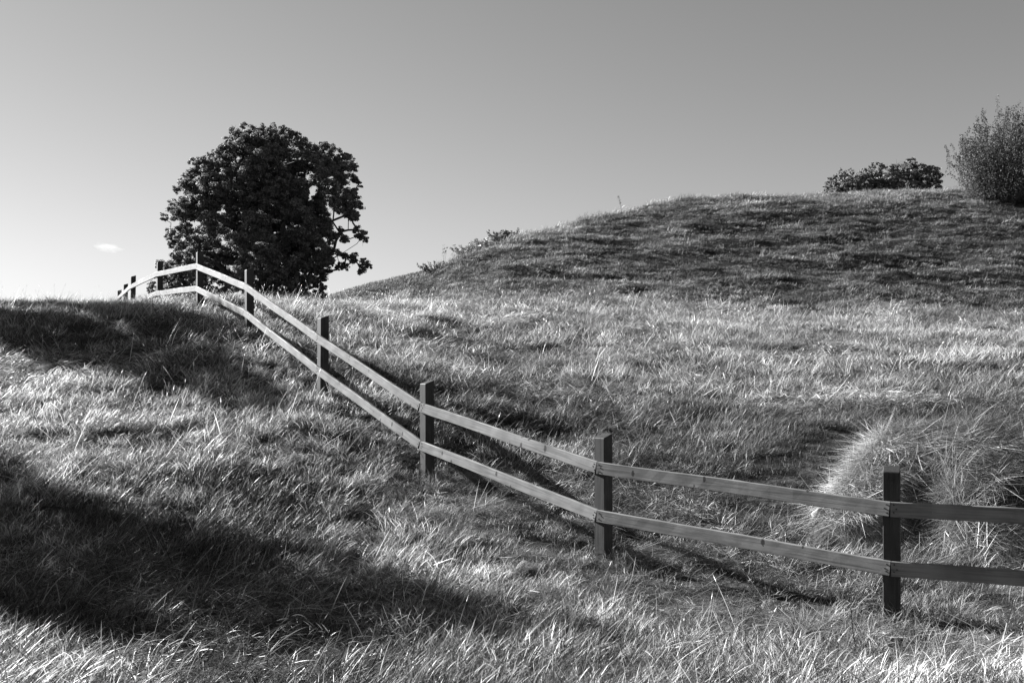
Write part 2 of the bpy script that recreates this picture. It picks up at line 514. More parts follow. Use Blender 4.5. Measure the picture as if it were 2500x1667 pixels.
def inside(poly, x, y):
    r = np.zeros(len(x), bool); n = len(poly)
    for i in range(n):
        x1, y1 = poly[i]; x2, y2 = poly[(i + 1) % n]
        c_ = ((y1 > y) != (y2 > y))
        with np.errstate(divide='ignore', invalid='ignore'):
            xi = (x2 - x1) * (y - y1) / (y2 - y1 + 1e-12) + x1
        r ^= c_ & (x < xi)
    return r
def edge_dist(poly, x, y):
    d = np.full(len(x), 1e9); n = len(poly)
    for i in range(n):
        a = np.array(poly[i], float); b = np.array(poly[(i + 1) % n], float)
        ab = b - a; t = np.clip(((x - a[0]) * ab[0] + (y - a[1]) * ab[1]) / max(ab @ ab, 1e-9), 0, 1)
        d = np.minimum(d, np.hypot(x - a[0] - t * ab[0], y - a[1] - t * ab[1]))
    return d

def crown_points(poly, n, rmin, rmax, depth, round_r, rg, holes=(), minsep=0.55, lobes=0):
    """clump centres filling a rounded solid whose outline (metres: across, up) is poly.
    Returns across, back, up, radius."""
    pa = np.array(poly, float); lo = pa.min(0); hi = pa.max(0)
    out = []; tries = 0
    while len(out) < n and tries < 400:
        tries += 1
        m = 600
        x = rg.uniform(lo[0], hi[0], m); y = rg.uniform(lo[1], hi[1], m)
        ok = inside(poly, x, y); x = x[ok]; y = y[ok]
        e = edge_dist(poly, x, y)
        r = rmin + (rmax - rmin) * np.clip(e / (round_r * 0.5), 0, 1) * rg.uniform(0.4, 1, len(x))
        k = e > r * 0.72
        x, y, e, r = x[k], y[k], e[k], r[k]
        t = depth * np.sqrt(np.clip(1 - (1 - np.clip(e / round_r, 0, 1)) ** 2, 0, 1))
        b = t * rg.choice([-1, 1], len(x)) * rg.uniform(0, 1, len(x)) ** 0.45
        if lobes:
            lob = fbm(x * lobes + 7, y * lobes + b * lobes * 0.5, 811, 2)
            kk = lob > 0.35
            x, y, e, r, b = x[kk], y[kk], e[kk], r[kk], b[kk]
        for i in range(len(x)):
            if any(math.hypot(x[i] - h[0], y[i] - h[1]) < h[2] + r[i] * 0.75 for h in holes): continue
            if out:
                A = np.array(out)
                dd = np.sqrt((A[:, 0] - x[i]) ** 2 + (A[:, 1] - b[i]) ** 2 + (A[:, 2] - y[i]) ** 2)
                if (dd < minsep * (A[:, 3] + r[i])).any(): continue
            out.append((x[i], b[i], y[i], r[i]))
            if len(out) >= n: break
    return np.array(out)

def outlined_tree(name, label, cat, outline, root_px, D, n, rmin, rmax, depth, round_r, leaves, ll, lw, mat, seed,
                  holes=(), trunk_frac=0.45, r0=0.02, group=None, sub=7, minsep=0.55, expo=0.46, twigs=3, lobes=0):
    rg = np.random.default_rng(seed)
    m = D / F
    poly = []
    for px, py in outline:
        p = P(px, py, D); poly.append((p[0], p[2]))
    hl = [(P(hx, hy, D)[0], P(hx, hy, D)[2], hr * m) for hx, hy, hr in holes]
    A = crown_points(poly, n, rmin, rmax, depth, round_r, rg, hl, minsep, lobes)
    rx = P(root_px, 800, D)[0]; rz = H1(rx, D)
    cen = np.stack([A[:, 0], D + A[:, 1], A[:, 2]], 1) - [rx, D, rz]
    rad = A[:, 3]
    t = thing(name, label, cat, (rx, D, rz), group)
    top = cen[:, 2].max()
    T, nodes = skeleton((0, 0, -0.3), (cen[:, 0].mean() * 0.4, 0, top * trunk_frac), cen, rad, rg, r0=r0, expo=expo, twigs=twigs)
    obj("trunk", T.mesh("trunk", M_BARK), t)
    obj("crown", crown_mesh("crown", cen, rad, leaves, ll, lw, mat, rg, sub=sub), t)
    return t, T, cen

MAIN = [(586, 314), (644, 304), (690, 306), (730, 329), (778, 346), (834, 356), (867, 378), (876, 415), (883, 451), (901, 491),
        (901, 519), (884, 530), (907, 577), (885, 601), (862, 578), (846, 590), (846, 614), (870, 618), (906, 632), (900, 655), (873, 672), (858, 645),
        (843, 640), (843, 678), (815, 660), (793, 676), (791, 745), (700, 755), (560, 760), (378, 752), (376, 715), (383, 690), (399, 641), (433, 611), (416, 595), (400, 562), (411, 525),
        (439, 476), (460, 427), (485, 396), (540, 360), (564, 340)]
outlined_tree("broadleaf_tree", "large dark round-crowned broadleaf tree behind the fence atop the slope", "tree",
              MAIN, 640, 55.0, 860, 0.22, 0.80, 4.2, 4.2, 560, 0.105, 0.085, M_LEAF, 5,
              holes=[(800, 502, 15), (812, 548, 13), (588, 548, 9), (512, 572, 7), (733, 425, 12), (856, 560, 8), (770, 430, 8), (825, 600, 8), (800, 690, 14)],
              trunk_frac=0.42, r0=0.017, minsep=0.43, sub=9, lobes=0.75)

BUSH = [(2017, 470), (2016, 452), (2026, 429), (2055, 408), (2084, 410), (2100, 419), (2113, 403), (2136, 398), (2141, 385), (2151, 385),
        (2155, 405), (2173, 397), (2197, 394), (2205, 380), (2213, 380), (2221, 397), (2237, 403), (2269, 400), (2288, 398), (2292, 435),
        (2288, 462), (2284, 492), (2150, 497), (2017, 492)]
outlined_tree("hilltop_tree", "low wide tree crown showing over the brow of the big mound", "tree",
              BUSH, 2150, 56.0, 210, 0.22, 0.46, 1.5, 1.0, 85, 0.19, 0.11, M_LEAF, 8, trunk_frac=0.5, r0=0.014, sub=5, minsep=0.42)

# trees left of the frame whose shadows cross the slope
def side_tree(label, poly, seed, s0, n, group):
    """poly in (u, height): u runs square to the sun's heading"""
    rg = np.random.default_rng(seed)
    A = crown_points(poly, n, 0.25, 0.5, 0.9, 1.0, rg, (), 0.42)
    pa = np.array(poly); uc = pa[:, 0].mean()
    rx = s0 * LH[0] - uc * LH[1]; ry = s0 * LH[1] + uc * LH[0]
    rz = H1(rx, ry)
    s = s0 + A[:, 1]
    cen = np.stack([s * LH[0] - A[:, 0] * LH[1], s * LH[1] + A[:, 0] * LH[0], A[:, 2]], 1) - [rx, ry, rz]
    t = thing("young_tree", label, "tree", (rx, ry, rz), group)
    T, _ = skeleton((0, 0, -0.2), (0, 0, cen[:, 2].max() * 0.8), cen, A[:, 3], rg, r0=0.012, twigs=2)
    obj("trunk", T.mesh("trunk", M_BARK), t)
    obj("crown", crown_mesh("crown", cen, A[:, 3], 190, 0.12, 0.09, M_LEAF, rg, sub=6), t)
side_tree("tall narrow leafy tree left of the meadow, nearest the viewer",
          [(2.6, 4.2), (2.85, 8.5), (3.4, 9.1), (4.2, 9.45), (4.8, 9.7), (5.45, 9.65), (5.5, 8.5), (5.2, 8.0), (5.45, 7.2), (5.4, 4.2)], 21, -24, 155, None)
side_tree("middle leafy tree left of the meadow, leaning crown",
          [(7.6, 4.4), (7.65, 6.5), (7.4, 7.8), (7.35, 8.5), (7.85, 8.7), (8.4, 8.55), (8.75, 8.15), (9.1, 7.6), (9.5, 6.8), (9.4, 4.4)], 22, -24.5, 110, None)
side_tree("farthest leafy tree left of the meadow, rounded crown",
          [(9.6, 5.4), (9.7, 7.6), (9.2, 8.4), (8.7, 8.9), (8.7, 9.3), (9.4, 9.35), (10.2, 9.0), (10.6, 8.4), (10.8, 7.5), (10.7, 5.4)], 23, -26.5, 110, None)

def shrub(name, label, cat, px, d, height, spread, stems, leaves, ll, lw, mat, seed, py=None, leaf_from=0.15, lean=(0, 0), rstem=0.012, base_r=0.25, wob=0.015, bushy=0.055):
    rg = np.random.default_rng(seed)
    x = P(px, 800, d)[0]; z = H1(x, d)
    t = thing(name, label, cat, (x, d, z))
    T = Tubes(4); LP = []; LN = []
    for s in range(stems):
        a = rg.uniform(0, 2 * math.pi); rr = math.sqrt(rg.uniform(0, 1))
        h = height * (1 - 0.45 * rr ** 2) * rg.uniform(0.72, 1.0)
        if s < 3: h = height * rg.uniform(0.88, 0.96)
        out = np.array([math.cos(a), math.sin(a), 0]) * rr
        b = out * base_r
        k = 7; tt = np.linspace(0, 1, k)
        pts = b + out * spread * (tt ** 0.8)[:, None] + np.array([lean[0], lean[1], 0]) * (tt ** 2)[:, None] * height
        pts[:, 2] = h * tt - 0.05
        pts += np.cumsum(rg.normal(size=(k, 3)) * wob * height, 0) * [1, 1, 0.3]
        T.add(pts, rstem * (1 - 0.8 * tt))
        u = leaf_from + (1 - leaf_from) * rg.uniform(0, 1, leaves) ** 0.85
        p = np.stack([np.interp(u, tt, pts[:, i]) for i in range(3)], 1)
        off = rg.normal(size=(leaves, 3)) * [1, 1, 0.5]; off /= np.linalg.norm(off, axis=1, keepdims=True)
        p = p + off * (ll * 0.5 + bushy * height * (1.05 - u)[:, None] * rg.uniform(0, 1, (leaves, 1)))
        LP.append(p); LN.append(off * 0.3 + [0, 0, 0.5] + rg.normal(size=(leaves, 3)) * 0.6)
    v, f = leaf_quads(np.concatenate(LP), np.concatenate(LN), ll, lw, rg)
    obj("stems", T.mesh("stems", M_BARK), t)
    obj("foliage", mesh_np("foliage", v, [f], mat), t)
    return t

shrub("tall_shrub", "tall upright small-leaved shrub at the right edge on the brow of the mound", "shrub", 2462, 40.4, 4.15, 0.85, 180, 230, 0.085, 0.045, M_LEAF2, 3, base_r=1.25, leaf_from=0.02, lean=(0.02, 0), wob=0.032, bushy=0.085)
shrub("small_shrub", "small dark leafy bush, largest on the left skyline of the mound", "shrub", 1237, 39.6, 0.72, 0.5, 30, 34, 0.13, 0.07, M_LEAF2, 4, rstem=0.007, leaf_from=0.2)
shrub("small_shrub", "pale airy bush just left of the dark one on the skyline", "shrub", 1192, 38.8, 0.5, 0.6, 34, 30, 0.09, 0.04, M_LEAF3, 6, rstem=0.006)
shrub("small_shrub", "low pale bush on the skyline midway down the left shoulder", "shrub", 1145, 38.2, 0.42, 0.6, 30, 30, 0.09, 0.04, M_LEAF3, 7, rstem=0.006)
shrub("small_shrub", "scraggy low bush lowest on the left shoulder of the mound", "shrub", 1064, 36.4, 0.5, 0.6, 28, 26, 0.09, 0.05, M_LEAF2, 9, rstem=0.006)
shrub("tall_weed", "thin dark-leaved weed standing on the lower left skyline of the mound", "plant", 1082, 36.9, 0.95, 0.05, 3, 9, 0.10, 0.05, M_LEAF, 10, leaf_from=0.5, rstem=0.006, base_r=0.05)
shrub("tall_weed", "lone dried weed stalk on the skyline above the middle of the mound", "plant", 1519, 42.0, 0.95, 0.03, 2, 14, 0.07, 0.035, M_LEAF2, 12, leaf_from=0.55, lean=(-0.2, 0), rstem=0.006, base_r=0.02)

# ------------------------------------------------------------------ fence
RAIL_H, RAIL_T, POST_W, GAP = 0.094, 0.028, 0.103, 0.372
corners = []
for px, py, d in FENCE_LINE:
    corners.append(np.array(P(px, py, d)))
e8 = corners[-1]
corners.append(e8 + np.array([2.55 * math.cos(R(-24)), 2.55 * math.sin(R(-24)), 0.0]))
corners.append(corners[-1] + np.array([2.55 * math.cos(R(-22)), 2.55 * math.sin(R(-22)), 0.05]))
NP = len(corners)
fence = thing("wooden_fence", "long dark-stained two-rail wooden fence climbing over the grassy slope", "fence", tuple(corners[-3][:2]) + (H1(*corners[-3][:2]),))
FO = np.array(fence.location)

def rail_mesh(L, slope, m0, m1, rg):
    """board along +X, outer face at y=0 .. inner at y=+T (towards the posts), ends cut plumb and mitred"""
    T_, Hh, b = RAIL_T, RAIL_H, 0.0035
    prof = [(0, -Hh + b), (0, -b), (b, 0), (T_ - b, 0), (T_, -b), (T_, -Hh + b), (T_ - b, -Hh), (b, -Hh)]
    n = 28
    V = []
    for i in range(n + 1):
        t = i / n
        for (y, z) in prof:
            x = L * t
            if i == 0: x += z * slope + y * m0 + 0.0012
            if i == n: x += z * slope + y * m1 - 0.0012
            jz = rg.normal() * 0.0007
            V.append((x, y + rg.normal() * 0.0005, z + jz + 0.002 * math.sin(t * 9 + L * 7)))
    k = 8
    Q = []
    for i in range(n):
        for j in range(k):
            a = i * k + j; b_ = i * k + (j + 1) % k
            Q.append((a, b_, b_ + k, a + k))
    return V, np.array(Q), [np.array([[k - 1 - j for j in range(k)]]), np.array([[n * k + j for j in range(k)]])]

def post_mesh(h, rg):
    """post with a sloping, slightly chamfered head; +Y is its back"""
    w = POST_W / 2; b = 0.004
    ring = [(-w + b, -w), (w - b, -w), (w, -w + b), (w, w - b), (w - b, w), (-w + b, w), (-w, w - b), (-w, -w + b)]
    zs = [-0.35, 0.0, h * 0.25, h * 0.5, h * 0.75]
    V = []
    for z in zs:
        for (x_, y_) in ring: V.append((x_ + rg.normal() * 0.0006, y_ + rg.normal() * 0.0006, z))
    for (x_, y_) in ring: V.append((x_, y_, h - 0.006 + (y_ + w) * 0.30))
    for (x_, y_) in ring: V.append((x_ * 0.92, y_ * 0.92, h + (y_ + w) * 0.30))
    k = 8; Q = []
    for i in range(len(zs) + 1):
        for j in range(k):
            a = i * k + j; b_ = i * k + (j + 1) % k
            Q.append((a, b_, b_ + k, a + k))
    top = (len(zs) + 1) * k
    return V, np.array(Q), [np.array([[top + j for j in range(k)]])]

import bmesh
def nail_mesh():
    bm = bmesh.new()
    bmesh.ops.create_cone(bm, cap_ends=True, segments=8, radius1=0.0055, radius2=0.0045, depth=0.004)
    bmesh.ops.rotate(bm, verts=bm.verts, cent=(0, 0, 0), matrix=Matrix.Rotation(R(90), 3, 'X'))
    me = bpy.data.meshes.new("nail"); bm.to_mesh(me); bm.free(); me.materials.append(M_NAIL); return me
NAIL = nail_mesh()

dirs = [corners[i + 1] - corners[i] for i in range(NP - 1)]
def hdir(v): q_ = np.array([v[0], v[1]]); return q_ / np.linalg.norm(q_)
rg = np.random.default_rng(77)
post_pos = []
for i in range(NP):
    if i == 0: hd = hdir(dirs[0])
    elif i == NP - 1: hd = hdir(dirs[-1])
    else:
        hd = hdir(dirs[i - 1]) + hdir(dirs[i]); hd /= np.linalg.norm(hd)
    back = np.array([-hd[1], hd[0]])            # away from the rail side
    if back[1] < 0: back = -back
    if i == NP - 3: back = np.array([math.sin(R(23)), math.cos(R(23))])
    cxy = corners[i][:2] + back * (RAIL_T + POST_W / 2)
    g = H1(*cxy)
    top = corners[i][2] + 0.185
    V, Q, cap = post_mesh(top - g, rg)
    me = mesh_np("post", V, [Q] + cap, M_POST)
    po = obj("post", me, fence, loc=np.array([cxy[0], cxy[1], g]) - FO)
    po.rotation_euler = (R(rg.normal() * 0.5), R(rg.normal() * 0.4), math.atan2(back[1], back[0]) - math.pi / 2)
    post_pos.append((cxy[0], cxy[1], g))
for lvl in range(2):
    for i in range(NP - 1):
        a = corners[i].copy(); b = corners[i + 1].copy()
        a[2] -= GAP * lvl; b[2] -= GAP * lvl
        v = b - a; L = np.linalg.norm(v); ex = v / L
        ey = np.array([-ex[1], ex[0], 0]); ey /= np.linalg.norm(ey)
        if ey[1] < 0: ey = -ey
        ez = np.cross(ex, ey)
        slope = ex[2] / math.hypot(ex[0], ex[1])
        def half(j, k_):
            if j < 0 or k_ >= NP - 1: return 0
            h0 = hdir(dirs[j]); h1 = hdir(dirs[k_])
            return math.tan(math.atan2(h0[0] * h1[1] - h0[1] * h1[0], h0 @ h1) / 2)
        m0 = half(i - 1, i); m1 = -half(i, i + 1)
        V, Q, caps = rail_mesh(L, -slope, m0, m1, rg)
        me = mesh_np("rail", V, [Q] + caps, M_RAIL)
        ro = obj("rail", me, fence)
        mat = Matrix(((ex[0], ey[0], ez[0], a[0] - FO[0]), (ex[1], ey[1], ez[1], a[1] - FO[1]), (ex[2], ey[2], ez[2], a[2] - FO[2]), (0, 0, 0, 1)))
        ro.matrix_local = mat
        if a[1] < 12.5:
            for end in (0, 1):
                for q_ in range(3):
                    xx = (0.022 + rg.uniform(-.004, .006) + 0.016 * (q_ == 2)); xx = xx if end == 0 else L - xx
                    zz = -RAIL_H * (0.24, 0.74, 0.5)[q_] + rg.uniform(-.004, .004)
                    zc = zz * 1.0; xx += -zc * slope * 0
                    obj("nail", NAIL, ro, loc=(xx, -0.001, zz))

# ------------------------------------------------------------------ stone, dead branch
T = Tubes(5); rg = np.random.default_rng(5)
bp = P(1045, 742, 26.0); bz = H1(bp[0], bp[1]); B0 = np.array([bp[0], bp[1], bz + 0.22])
pts = np.array([(-0.55, 0, 0.0), (-0.2, -.02, -0.02), (0.15, 0, 0.0), (0.45, .03, 0.08)]); T.add(pts, [0.012, 0.024, 0.02, 0.007])
for ax, hx, hz, s_ in ((-0.3, -0.25, 0.32, 0.05), (0.0, 0.18, 0.42, 0.1), (0.1, 0.40, 0.45, -0.1), (-0.5, -0.15, 0.15, 0.1), (-0.42, 0.1, 0.34, 0.05), (0.3, 0.2, 0.18, 0)):
    p0 = np.array([ax, 0, 0.0]); p2 = p0 + [hx, s_, hz]; pm = (p0 + p2) / 2 + rg.normal(size=3) * 0.03
    T.add([p0, pm, p2], [0.010, 0.007, 0.003])
obj("dead_branch", T.mesh("dead_branch", M_TWIG), loc=B0, label="bare pale branch lying in the grass at the foot of the mound", category="branch")

# ------------------------------------------------------------------ grass
def tuft(name, n, rad, hmin, hmax, width, lean, curl, segs, seed, mat, flat=0.0, spread=0.35, stalk=0):
    """a bundle of bent blades leaning towards +X"""
    g = np.random.default_rng(seed)
    V = []; FT = []; FQ = []; SH = []; n0 = 0
    for i in range(n):
        a = g.uniform(0, 2 * math.pi); r = rad * math.sqrt(g.uniform())
        p = np.array([r * math.cos(a), r * math.sin(a), 0.0])
        h = g.uniform(hmin, hmax)
        az = g.normal() * 1.0
        th = abs(g.normal(lean, spread * 0.5)) + flat * g.uniform(0.5, 1)
        cu = curl * g.uniform(0.3, 1.4)
        dirh = np.array([math.cos(az), math.sin(az), 0])
        tw = g.normal() * 0.8
        side0 = np.array([-math.sin(az + tw), math.cos(az + tw), 0])
        sd = g.uniform(-0.15, 0.15)
        w = width * g.uniform(0.6, 1.3)
        b = g.uniform() ** 1.2
        isst = i < stalk
        if isst: h *= 1.15; cu *= 0.35; th *= 0.8; w *= 0.7; b = 0.7 + 0.3 * g.uniform()
        pts = [p.copy()]
        for s in range(segs):
            t = min(th + cu * (s + 0.5) / segs, 2.1)
            p = p + (dirh * math.sin(t) + np.array([0, 0, math.cos(t)]) + side0 * sd) * h / segs
            if p[2] < 0.012 and s > 0: p[2] = 0.012 + 0.02 * g.uniform()
            pts.append(p.copy())
        for s, q_ in enumerate(pts[:-1]):
            ww = w * (1 - 0.55 * s / segs) * (0.7 if s == 0 else 1)
            V += [q_ - side0 * ww / 2, q_ + side0 * ww / 2]; SH += [b * (0.75 + 0.25 * s / segs)] * 2
        V.append(pts[-1]); SH.append(b)
        for s in range(segs - 1):
            k = n0 + 2 * s; FQ.append((k, k + 1, k + 3, k + 2))
        k = n0 + 2 * (segs - 1); FT.append((k, k + 1, k + 2))
        n0 += 2 * segs + 1
        if isst:   # seed head: two crossed slivers
            d = pts[-1] - pts[-2]; d /= np.linalg.norm(d)
            for sv in (side0, np.cross(d, side0)):
                q0 = pts[-1] - d * 0.03; q1 = pts[-1] + d * 0.015
                V += [q0, pts[-1] - d * 0.02 + sv * 0.0022, q1, pts[-1] - d * 0.02 - sv * 0.0022]; SH += [b] * 4
                FQ.append((n0, n0 + 1, n0 + 2, n0 + 3)); n0 += 4
    return mesh_np(name, np.array(V), [np.array(FQ), np.array(FT)], mat, False, {"shade": SH})

def library(name, specs):
    cl = bpy.data.collections.new(name)
    for i, me in enumerate(specs):
        o = bpy.data.objects.new("%s_%02d" % (name, i), me)
        cl.objects.link(o)
    return cl

def scatter(name, cl, pos, rot, scl, tint, var, parent=None, mat=None, **props):
    me = bpy.data.meshes.new(name)
    me.vertices.add(len(pos)); me.vertices.foreach_set("co", np.asarray(pos, np.float32).ravel())
    for k, tp, data, f in (("rot", 'FLOAT_VECTOR', rot, "vector"), ("scl", 'FLOAT_VECTOR', scl, "vector"), ("tint", 'FLOAT', tint, "value"), ("var", 'INT', var, "value")):
        a = me.attributes.new(k, tp, 'POINT')
        a.data.foreach_set(f, np.asarray(data, np.int32 if tp == 'INT' else np.float32).ravel())
    if mat: me.materials.append(mat)
    o = obj(name, me, parent, **props)
    ng = bpy.data.node_groups.new(name + "_scatter", 'GeometryNodeTree')
    ng.interface.new_socket("Geometry", in_out='INPUT', socket_type='NodeSocketGeometry')
    ng.interface.new_socket("Geometry", in_out='OUTPUT', socket_type='NodeSocketGeometry')
    gi = ng.nodes.new("NodeGroupInput"); go = ng.nodes.new("NodeGroupOutput")
    ci = ng.nodes.new("GeometryNodeCollectionInfo"); ci.inputs['Collection'].default_value = cl
    ci.inputs['Separate Children'].default_value = True; ci.inputs['Reset Children'].default_value = True
    ip = ng.nodes.new("GeometryNodeInstanceOnPoints"); ip.inputs['Pick Instance'].default_value = True
    def att(nm, dt):
        a = ng.nodes.new("GeometryNodeInputNamedAttribute"); a.data_type = dt; a.inputs[0].default_value = nm
        return a.outputs[0]
    e2r = ng.nodes.new("FunctionNodeEulerToRotation")
    ng.links.new(att("rot", 'FLOAT_VECTOR'), e2r.inputs[0])
    ng.links.new(gi.outputs[0], ip.inputs['Points']); ng.links.new(ci.outputs[0], ip.inputs['Instance'])
    ng.links.new(att("var", 'INT'), ip.inputs['Instance Index'])
    ng.links.new(e2r.outputs[0], ip.inputs['Rotation']); ng.links.new(att("scl", 'FLOAT_VECTOR'), ip.inputs['Scale'])
    ng.links.new(ip.outputs[0], go.inputs[0])
    md = o.modifiers.new("scatter", 'NODES'); md.node_group = ng
    return o

# heap geometry comes first: the grass keeps clear of it
HEAP_LINE = [np.array(P(2010, 1205, 8.0)), np.array(P(2120, 1135, 8.4)), np.array(P(2235, 1085, 8.65)), np.array(P(2370, 1110, 8.45)),
             np.array(P(2500, 1150, 8.1)), np.array(P(2900, 1190, 7.8))]
def heap_bump(x, y):
    """height of the hay above the ground"""
    best = np.full(np.shape(x), 1e9); hh = np.zeros(np.shape(x)); ww = np.ones(np.shape(x))
    hs = [0.10, 0.42, 0.64, 0.66, 0.60, 0.55]; ws = [0.30, 0.52, 0.90, 1.25, 1.4, 1.4]
    for i in range(len(HEAP_LINE) - 1):
        a = HEAP_LINE[i][:2]; b = HEAP_LINE[i + 1][:2]; ab = b - a
        t = np.clip(((x - a[0]) * ab[0] + (y - a[1]) * ab[1]) / (ab @ ab), 0, 1)
        d = np.hypot(x - a[0] - t * ab[0], y - a[1] - t * ab[1])
        k = d < best
        best = np.where(k, d, best); hh = np.where(k, hs[i] * (1 - t) + hs[i + 1] * t, hh); ww = np.where(k, ws[i] * (1 - t) + ws[i + 1] * t, ww)
    f = 1 - smoothstep(0.12, 0.95, best / ww)
    f = np.maximum(f, 0)
    return hh * f + (fbm(np.asarray(x) * 2.2, np.asarray(y) * 2.2, 44, 3) - 0.5) * 0.22 * f

def where_ray_lands(px, py):
    for d in np.arange(5.5, 12, 0.02):
        q_ = P(px, py, d)
        if H1(q_[0], q_[1]) + float(heap_bump(np.array([q_[0]]), np.array([q_[1]]))[0]) > q_[2] - 0.04: return q_
    return q_
STONE_AT = where_ray_lands(1999, 1254)
def stone():
    bm = bmesh.new(); bmesh.ops.create_icosphere(bm, subdivisions=3, radius=1)
    r_ = random.Random(4)
    planes = [(Vector((r_.gauss(0, 1), r_.gauss(0, 1), r_.gauss(0, 1))).normalized(), r_.uniform(0.72, 0.9)) for _ in range(9)]
    planes.append((Vector((0.45, -0.85, 0.12)).normalized(), 0.62))
    planes.append((Vector((-0.8, 0.1, 0.6)).normalized(), 0.78))
    for v in bm.verts:
        for nn, dd in planes:
            k = v.co.dot(nn)
            if k > dd: v.co -= nn * (k - dd) * 0.92
    me = bpy.data.meshes.new("stone"); bm.to_mesh(me); bm.free(); me.materials.append(M_STONE)
    p = STONE_AT
    o = obj("stone", me, loc=(p[0], p[1], p[2]), label="fist-sized pale stone lying on the cut grass behind the lower rail", category="stone")
    o.scale = (0.060, 0.060, 0.052)
stone()
# fields that vary over the meadow
fence_xy = np.array([[p[0], p[1]] for p in post_pos])
def fence_dist(x, y):
    d = np.full(len(x), 1e9)
    for i in range(len(fence_xy) - 1):
        a = fence_xy[i]; b = fence_xy[i + 1]; ab = b - a
        t = np.clip(((x - a[0]) * ab[0] + (y - a[1]) * ab[1]) / (ab @ ab), 0, 1)
        d = np.minimum(d, np.hypot(x - a[0] - t * ab[0], y - a[1] - t * ab[1]))
    return d

def mound_edge(x):
    """distance at which the long meadow grass gives way to the short turf of the mound"""
    return np.interp(x, [-9, -5.5, -3.0, 0.5, 4, 9, 14, 20], [60, 60, 27.0, 29.0, 28.6, 27.2, 26.6, 26.0]) + (fbm(x * 0.8, x * 0 + 3, 61, 4) - 0.5) * 4.5

def jitter_points(x0, x1, y0, y1, dens, keep, g):
    n = int((x1 - x0) * (y1 - y0) * dens)
    x = g.uniform(x0, x1, n); y = g.uniform(y0, y1, n)
    k = keep(x, y)
    return x[k], y[k]

g = np.random.default_rng(100)
def in_view(x, y, m=3.2): return (np.abs(x) < y * 0.56 + m)

LONG = library("meadow_tuft",
    [tuft("meadow_tuft", 110, 0.13, 0.07, 0.18, 0.0044, 0.50, 1.0, 4, 200 + i, M_GRASS, spread=0.6) for i in range(5)] +
    [tuft("matted_tuft", 110, 0.15, 0.10, 0.24, 0.0042, 1.1, 1.1, 5, 210 + i, M_GRASS, spread=0.8) for i in range(4)] +
    [tuft("undergrowth_tuft", 100, 0.15, 0.03, 0.10, 0.0050, 0.5, 0.7, 3, 220 + i, M_GRASS, spread=0.9) for i in range(3)] +
    [tuft("stalk_tuft", 14, 0.20, 0.18, 0.36, 0.0040, 1.1, 0.5, 4, 230 + i, M_STRAW, spread=0.8, stalk=1) for i in range(3)])
# 0-4 upright, 5-8 matted, 9-11 undergrowth, 12-14 stalks

def fields(x, y):
    mat_ = fbm(x * 0.75 + 5, y * 0.75, 301, 3)          # where it lies flat
    patch = fbm(x * 0.45, y * 0.6 + 9, 303, 3)          # light or dark sward
    fine = fbm(x * 2.6, y * 2.6, 305, 2)
    head = (fbm(x * 0.9, y * 0.9 + 30, 307, 3) - 0.5) * 4.2
    return mat_, patch, fine, head

def meadow(name, dens, y0, y1, lib, wide, seed, label_props, sc_lo=0.8, sc_hi=1.25, under=0.22, tone=2.15, soft=0.30, mess=1.1):
    g = np.random.default_rng(seed)
    def keep(x, y):
        k = in_view(x, y) & (y < mound_edge(x) + g.normal(size=len(x)) * np.where(x > 6, 1.3, 0.6))
        k &= ~((heap_bump(x, y) > 0.06))
        k &= ~((np.abs(x - STONE_AT[0] + 0.06) < 0.20) & (np.abs(y - STONE_AT[1] + 0.22) < 0.33))
        return k
    half = y1 * 0.56 + 3.2
    x, y = jitter_points(-half, half, y0, y1, dens, keep, g)
    mat_, patch, fine, head = fields(x, y)
    n = len(x); z = H(x, y)
    fd = fence_dist(x, y)
    low = np.where((x > -1.2) & (y < 10.5), 1 - smoothstep(0.25, 1.1, fd), (1 - smoothstep(0.1, 0.4, fd)) * 0.4)
    u = g.uniform(size=n)
    var = np.where(mat_ + g.normal(size=n) * 0.08 > 0.53, 5 + g.integers(0, 4, n), g.integers(0, 5, n))
    var = np.where(u < under + 0.5 * low, 9 + g.integers(0, 3, n), var)
    var = np.where((u > 0.93) & (low < 0.5), 12 + g.integers(0, 3, n), var)
    s = g.uniform(sc_lo, sc_hi, n) * (0.72 + 0.7 * fine) * (1 - 0.25 * low)
    # a strip of darker, shorter grass left of the hay
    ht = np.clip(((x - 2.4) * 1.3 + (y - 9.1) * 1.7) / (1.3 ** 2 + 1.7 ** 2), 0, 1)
    dark_strip = 1 - smoothstep(0.3, 0.85, np.hypot(x - 2.4 - 1.3 * ht, y - 9.1 - 1.7 * ht))
    s = s * (1 - 0.45 * dark_strip)
    rotz = head + 0.15 + g.normal(size=n) * mess + np.where(mat_ > 0.56, g.normal(size=n) * 0.7, 0)
    tilt = 0.12 + 0.5 * np.clip((mat_ - 0.48) * 4, 0, 1) + g.normal(size=n) * 0.12
    rot = np.stack([g.normal(size=n) * 0.12, tilt, rotz], 1)
    tint = np.clip(0.1 + 3.6 * (patch - 0.28) * (0.35 + fine), 0.2, 1.8)
    tint = (tint * (1 - soft) + soft * 0.75) * g.uniform(0.35, 1.5, n) * tone
    tint *= (1 - 0.85 * dark_strip)
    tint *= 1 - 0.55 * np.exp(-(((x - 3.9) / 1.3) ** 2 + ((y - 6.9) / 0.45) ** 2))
    tint *= np.where(var >= 12, 1.2, 1)
    scl = np.stack([s * wide, s * wide, s], 1)
    return scatter(name, lib, np.stack([x, y, z - 0.01], 1), rot, scl, tint, var, **label_props)

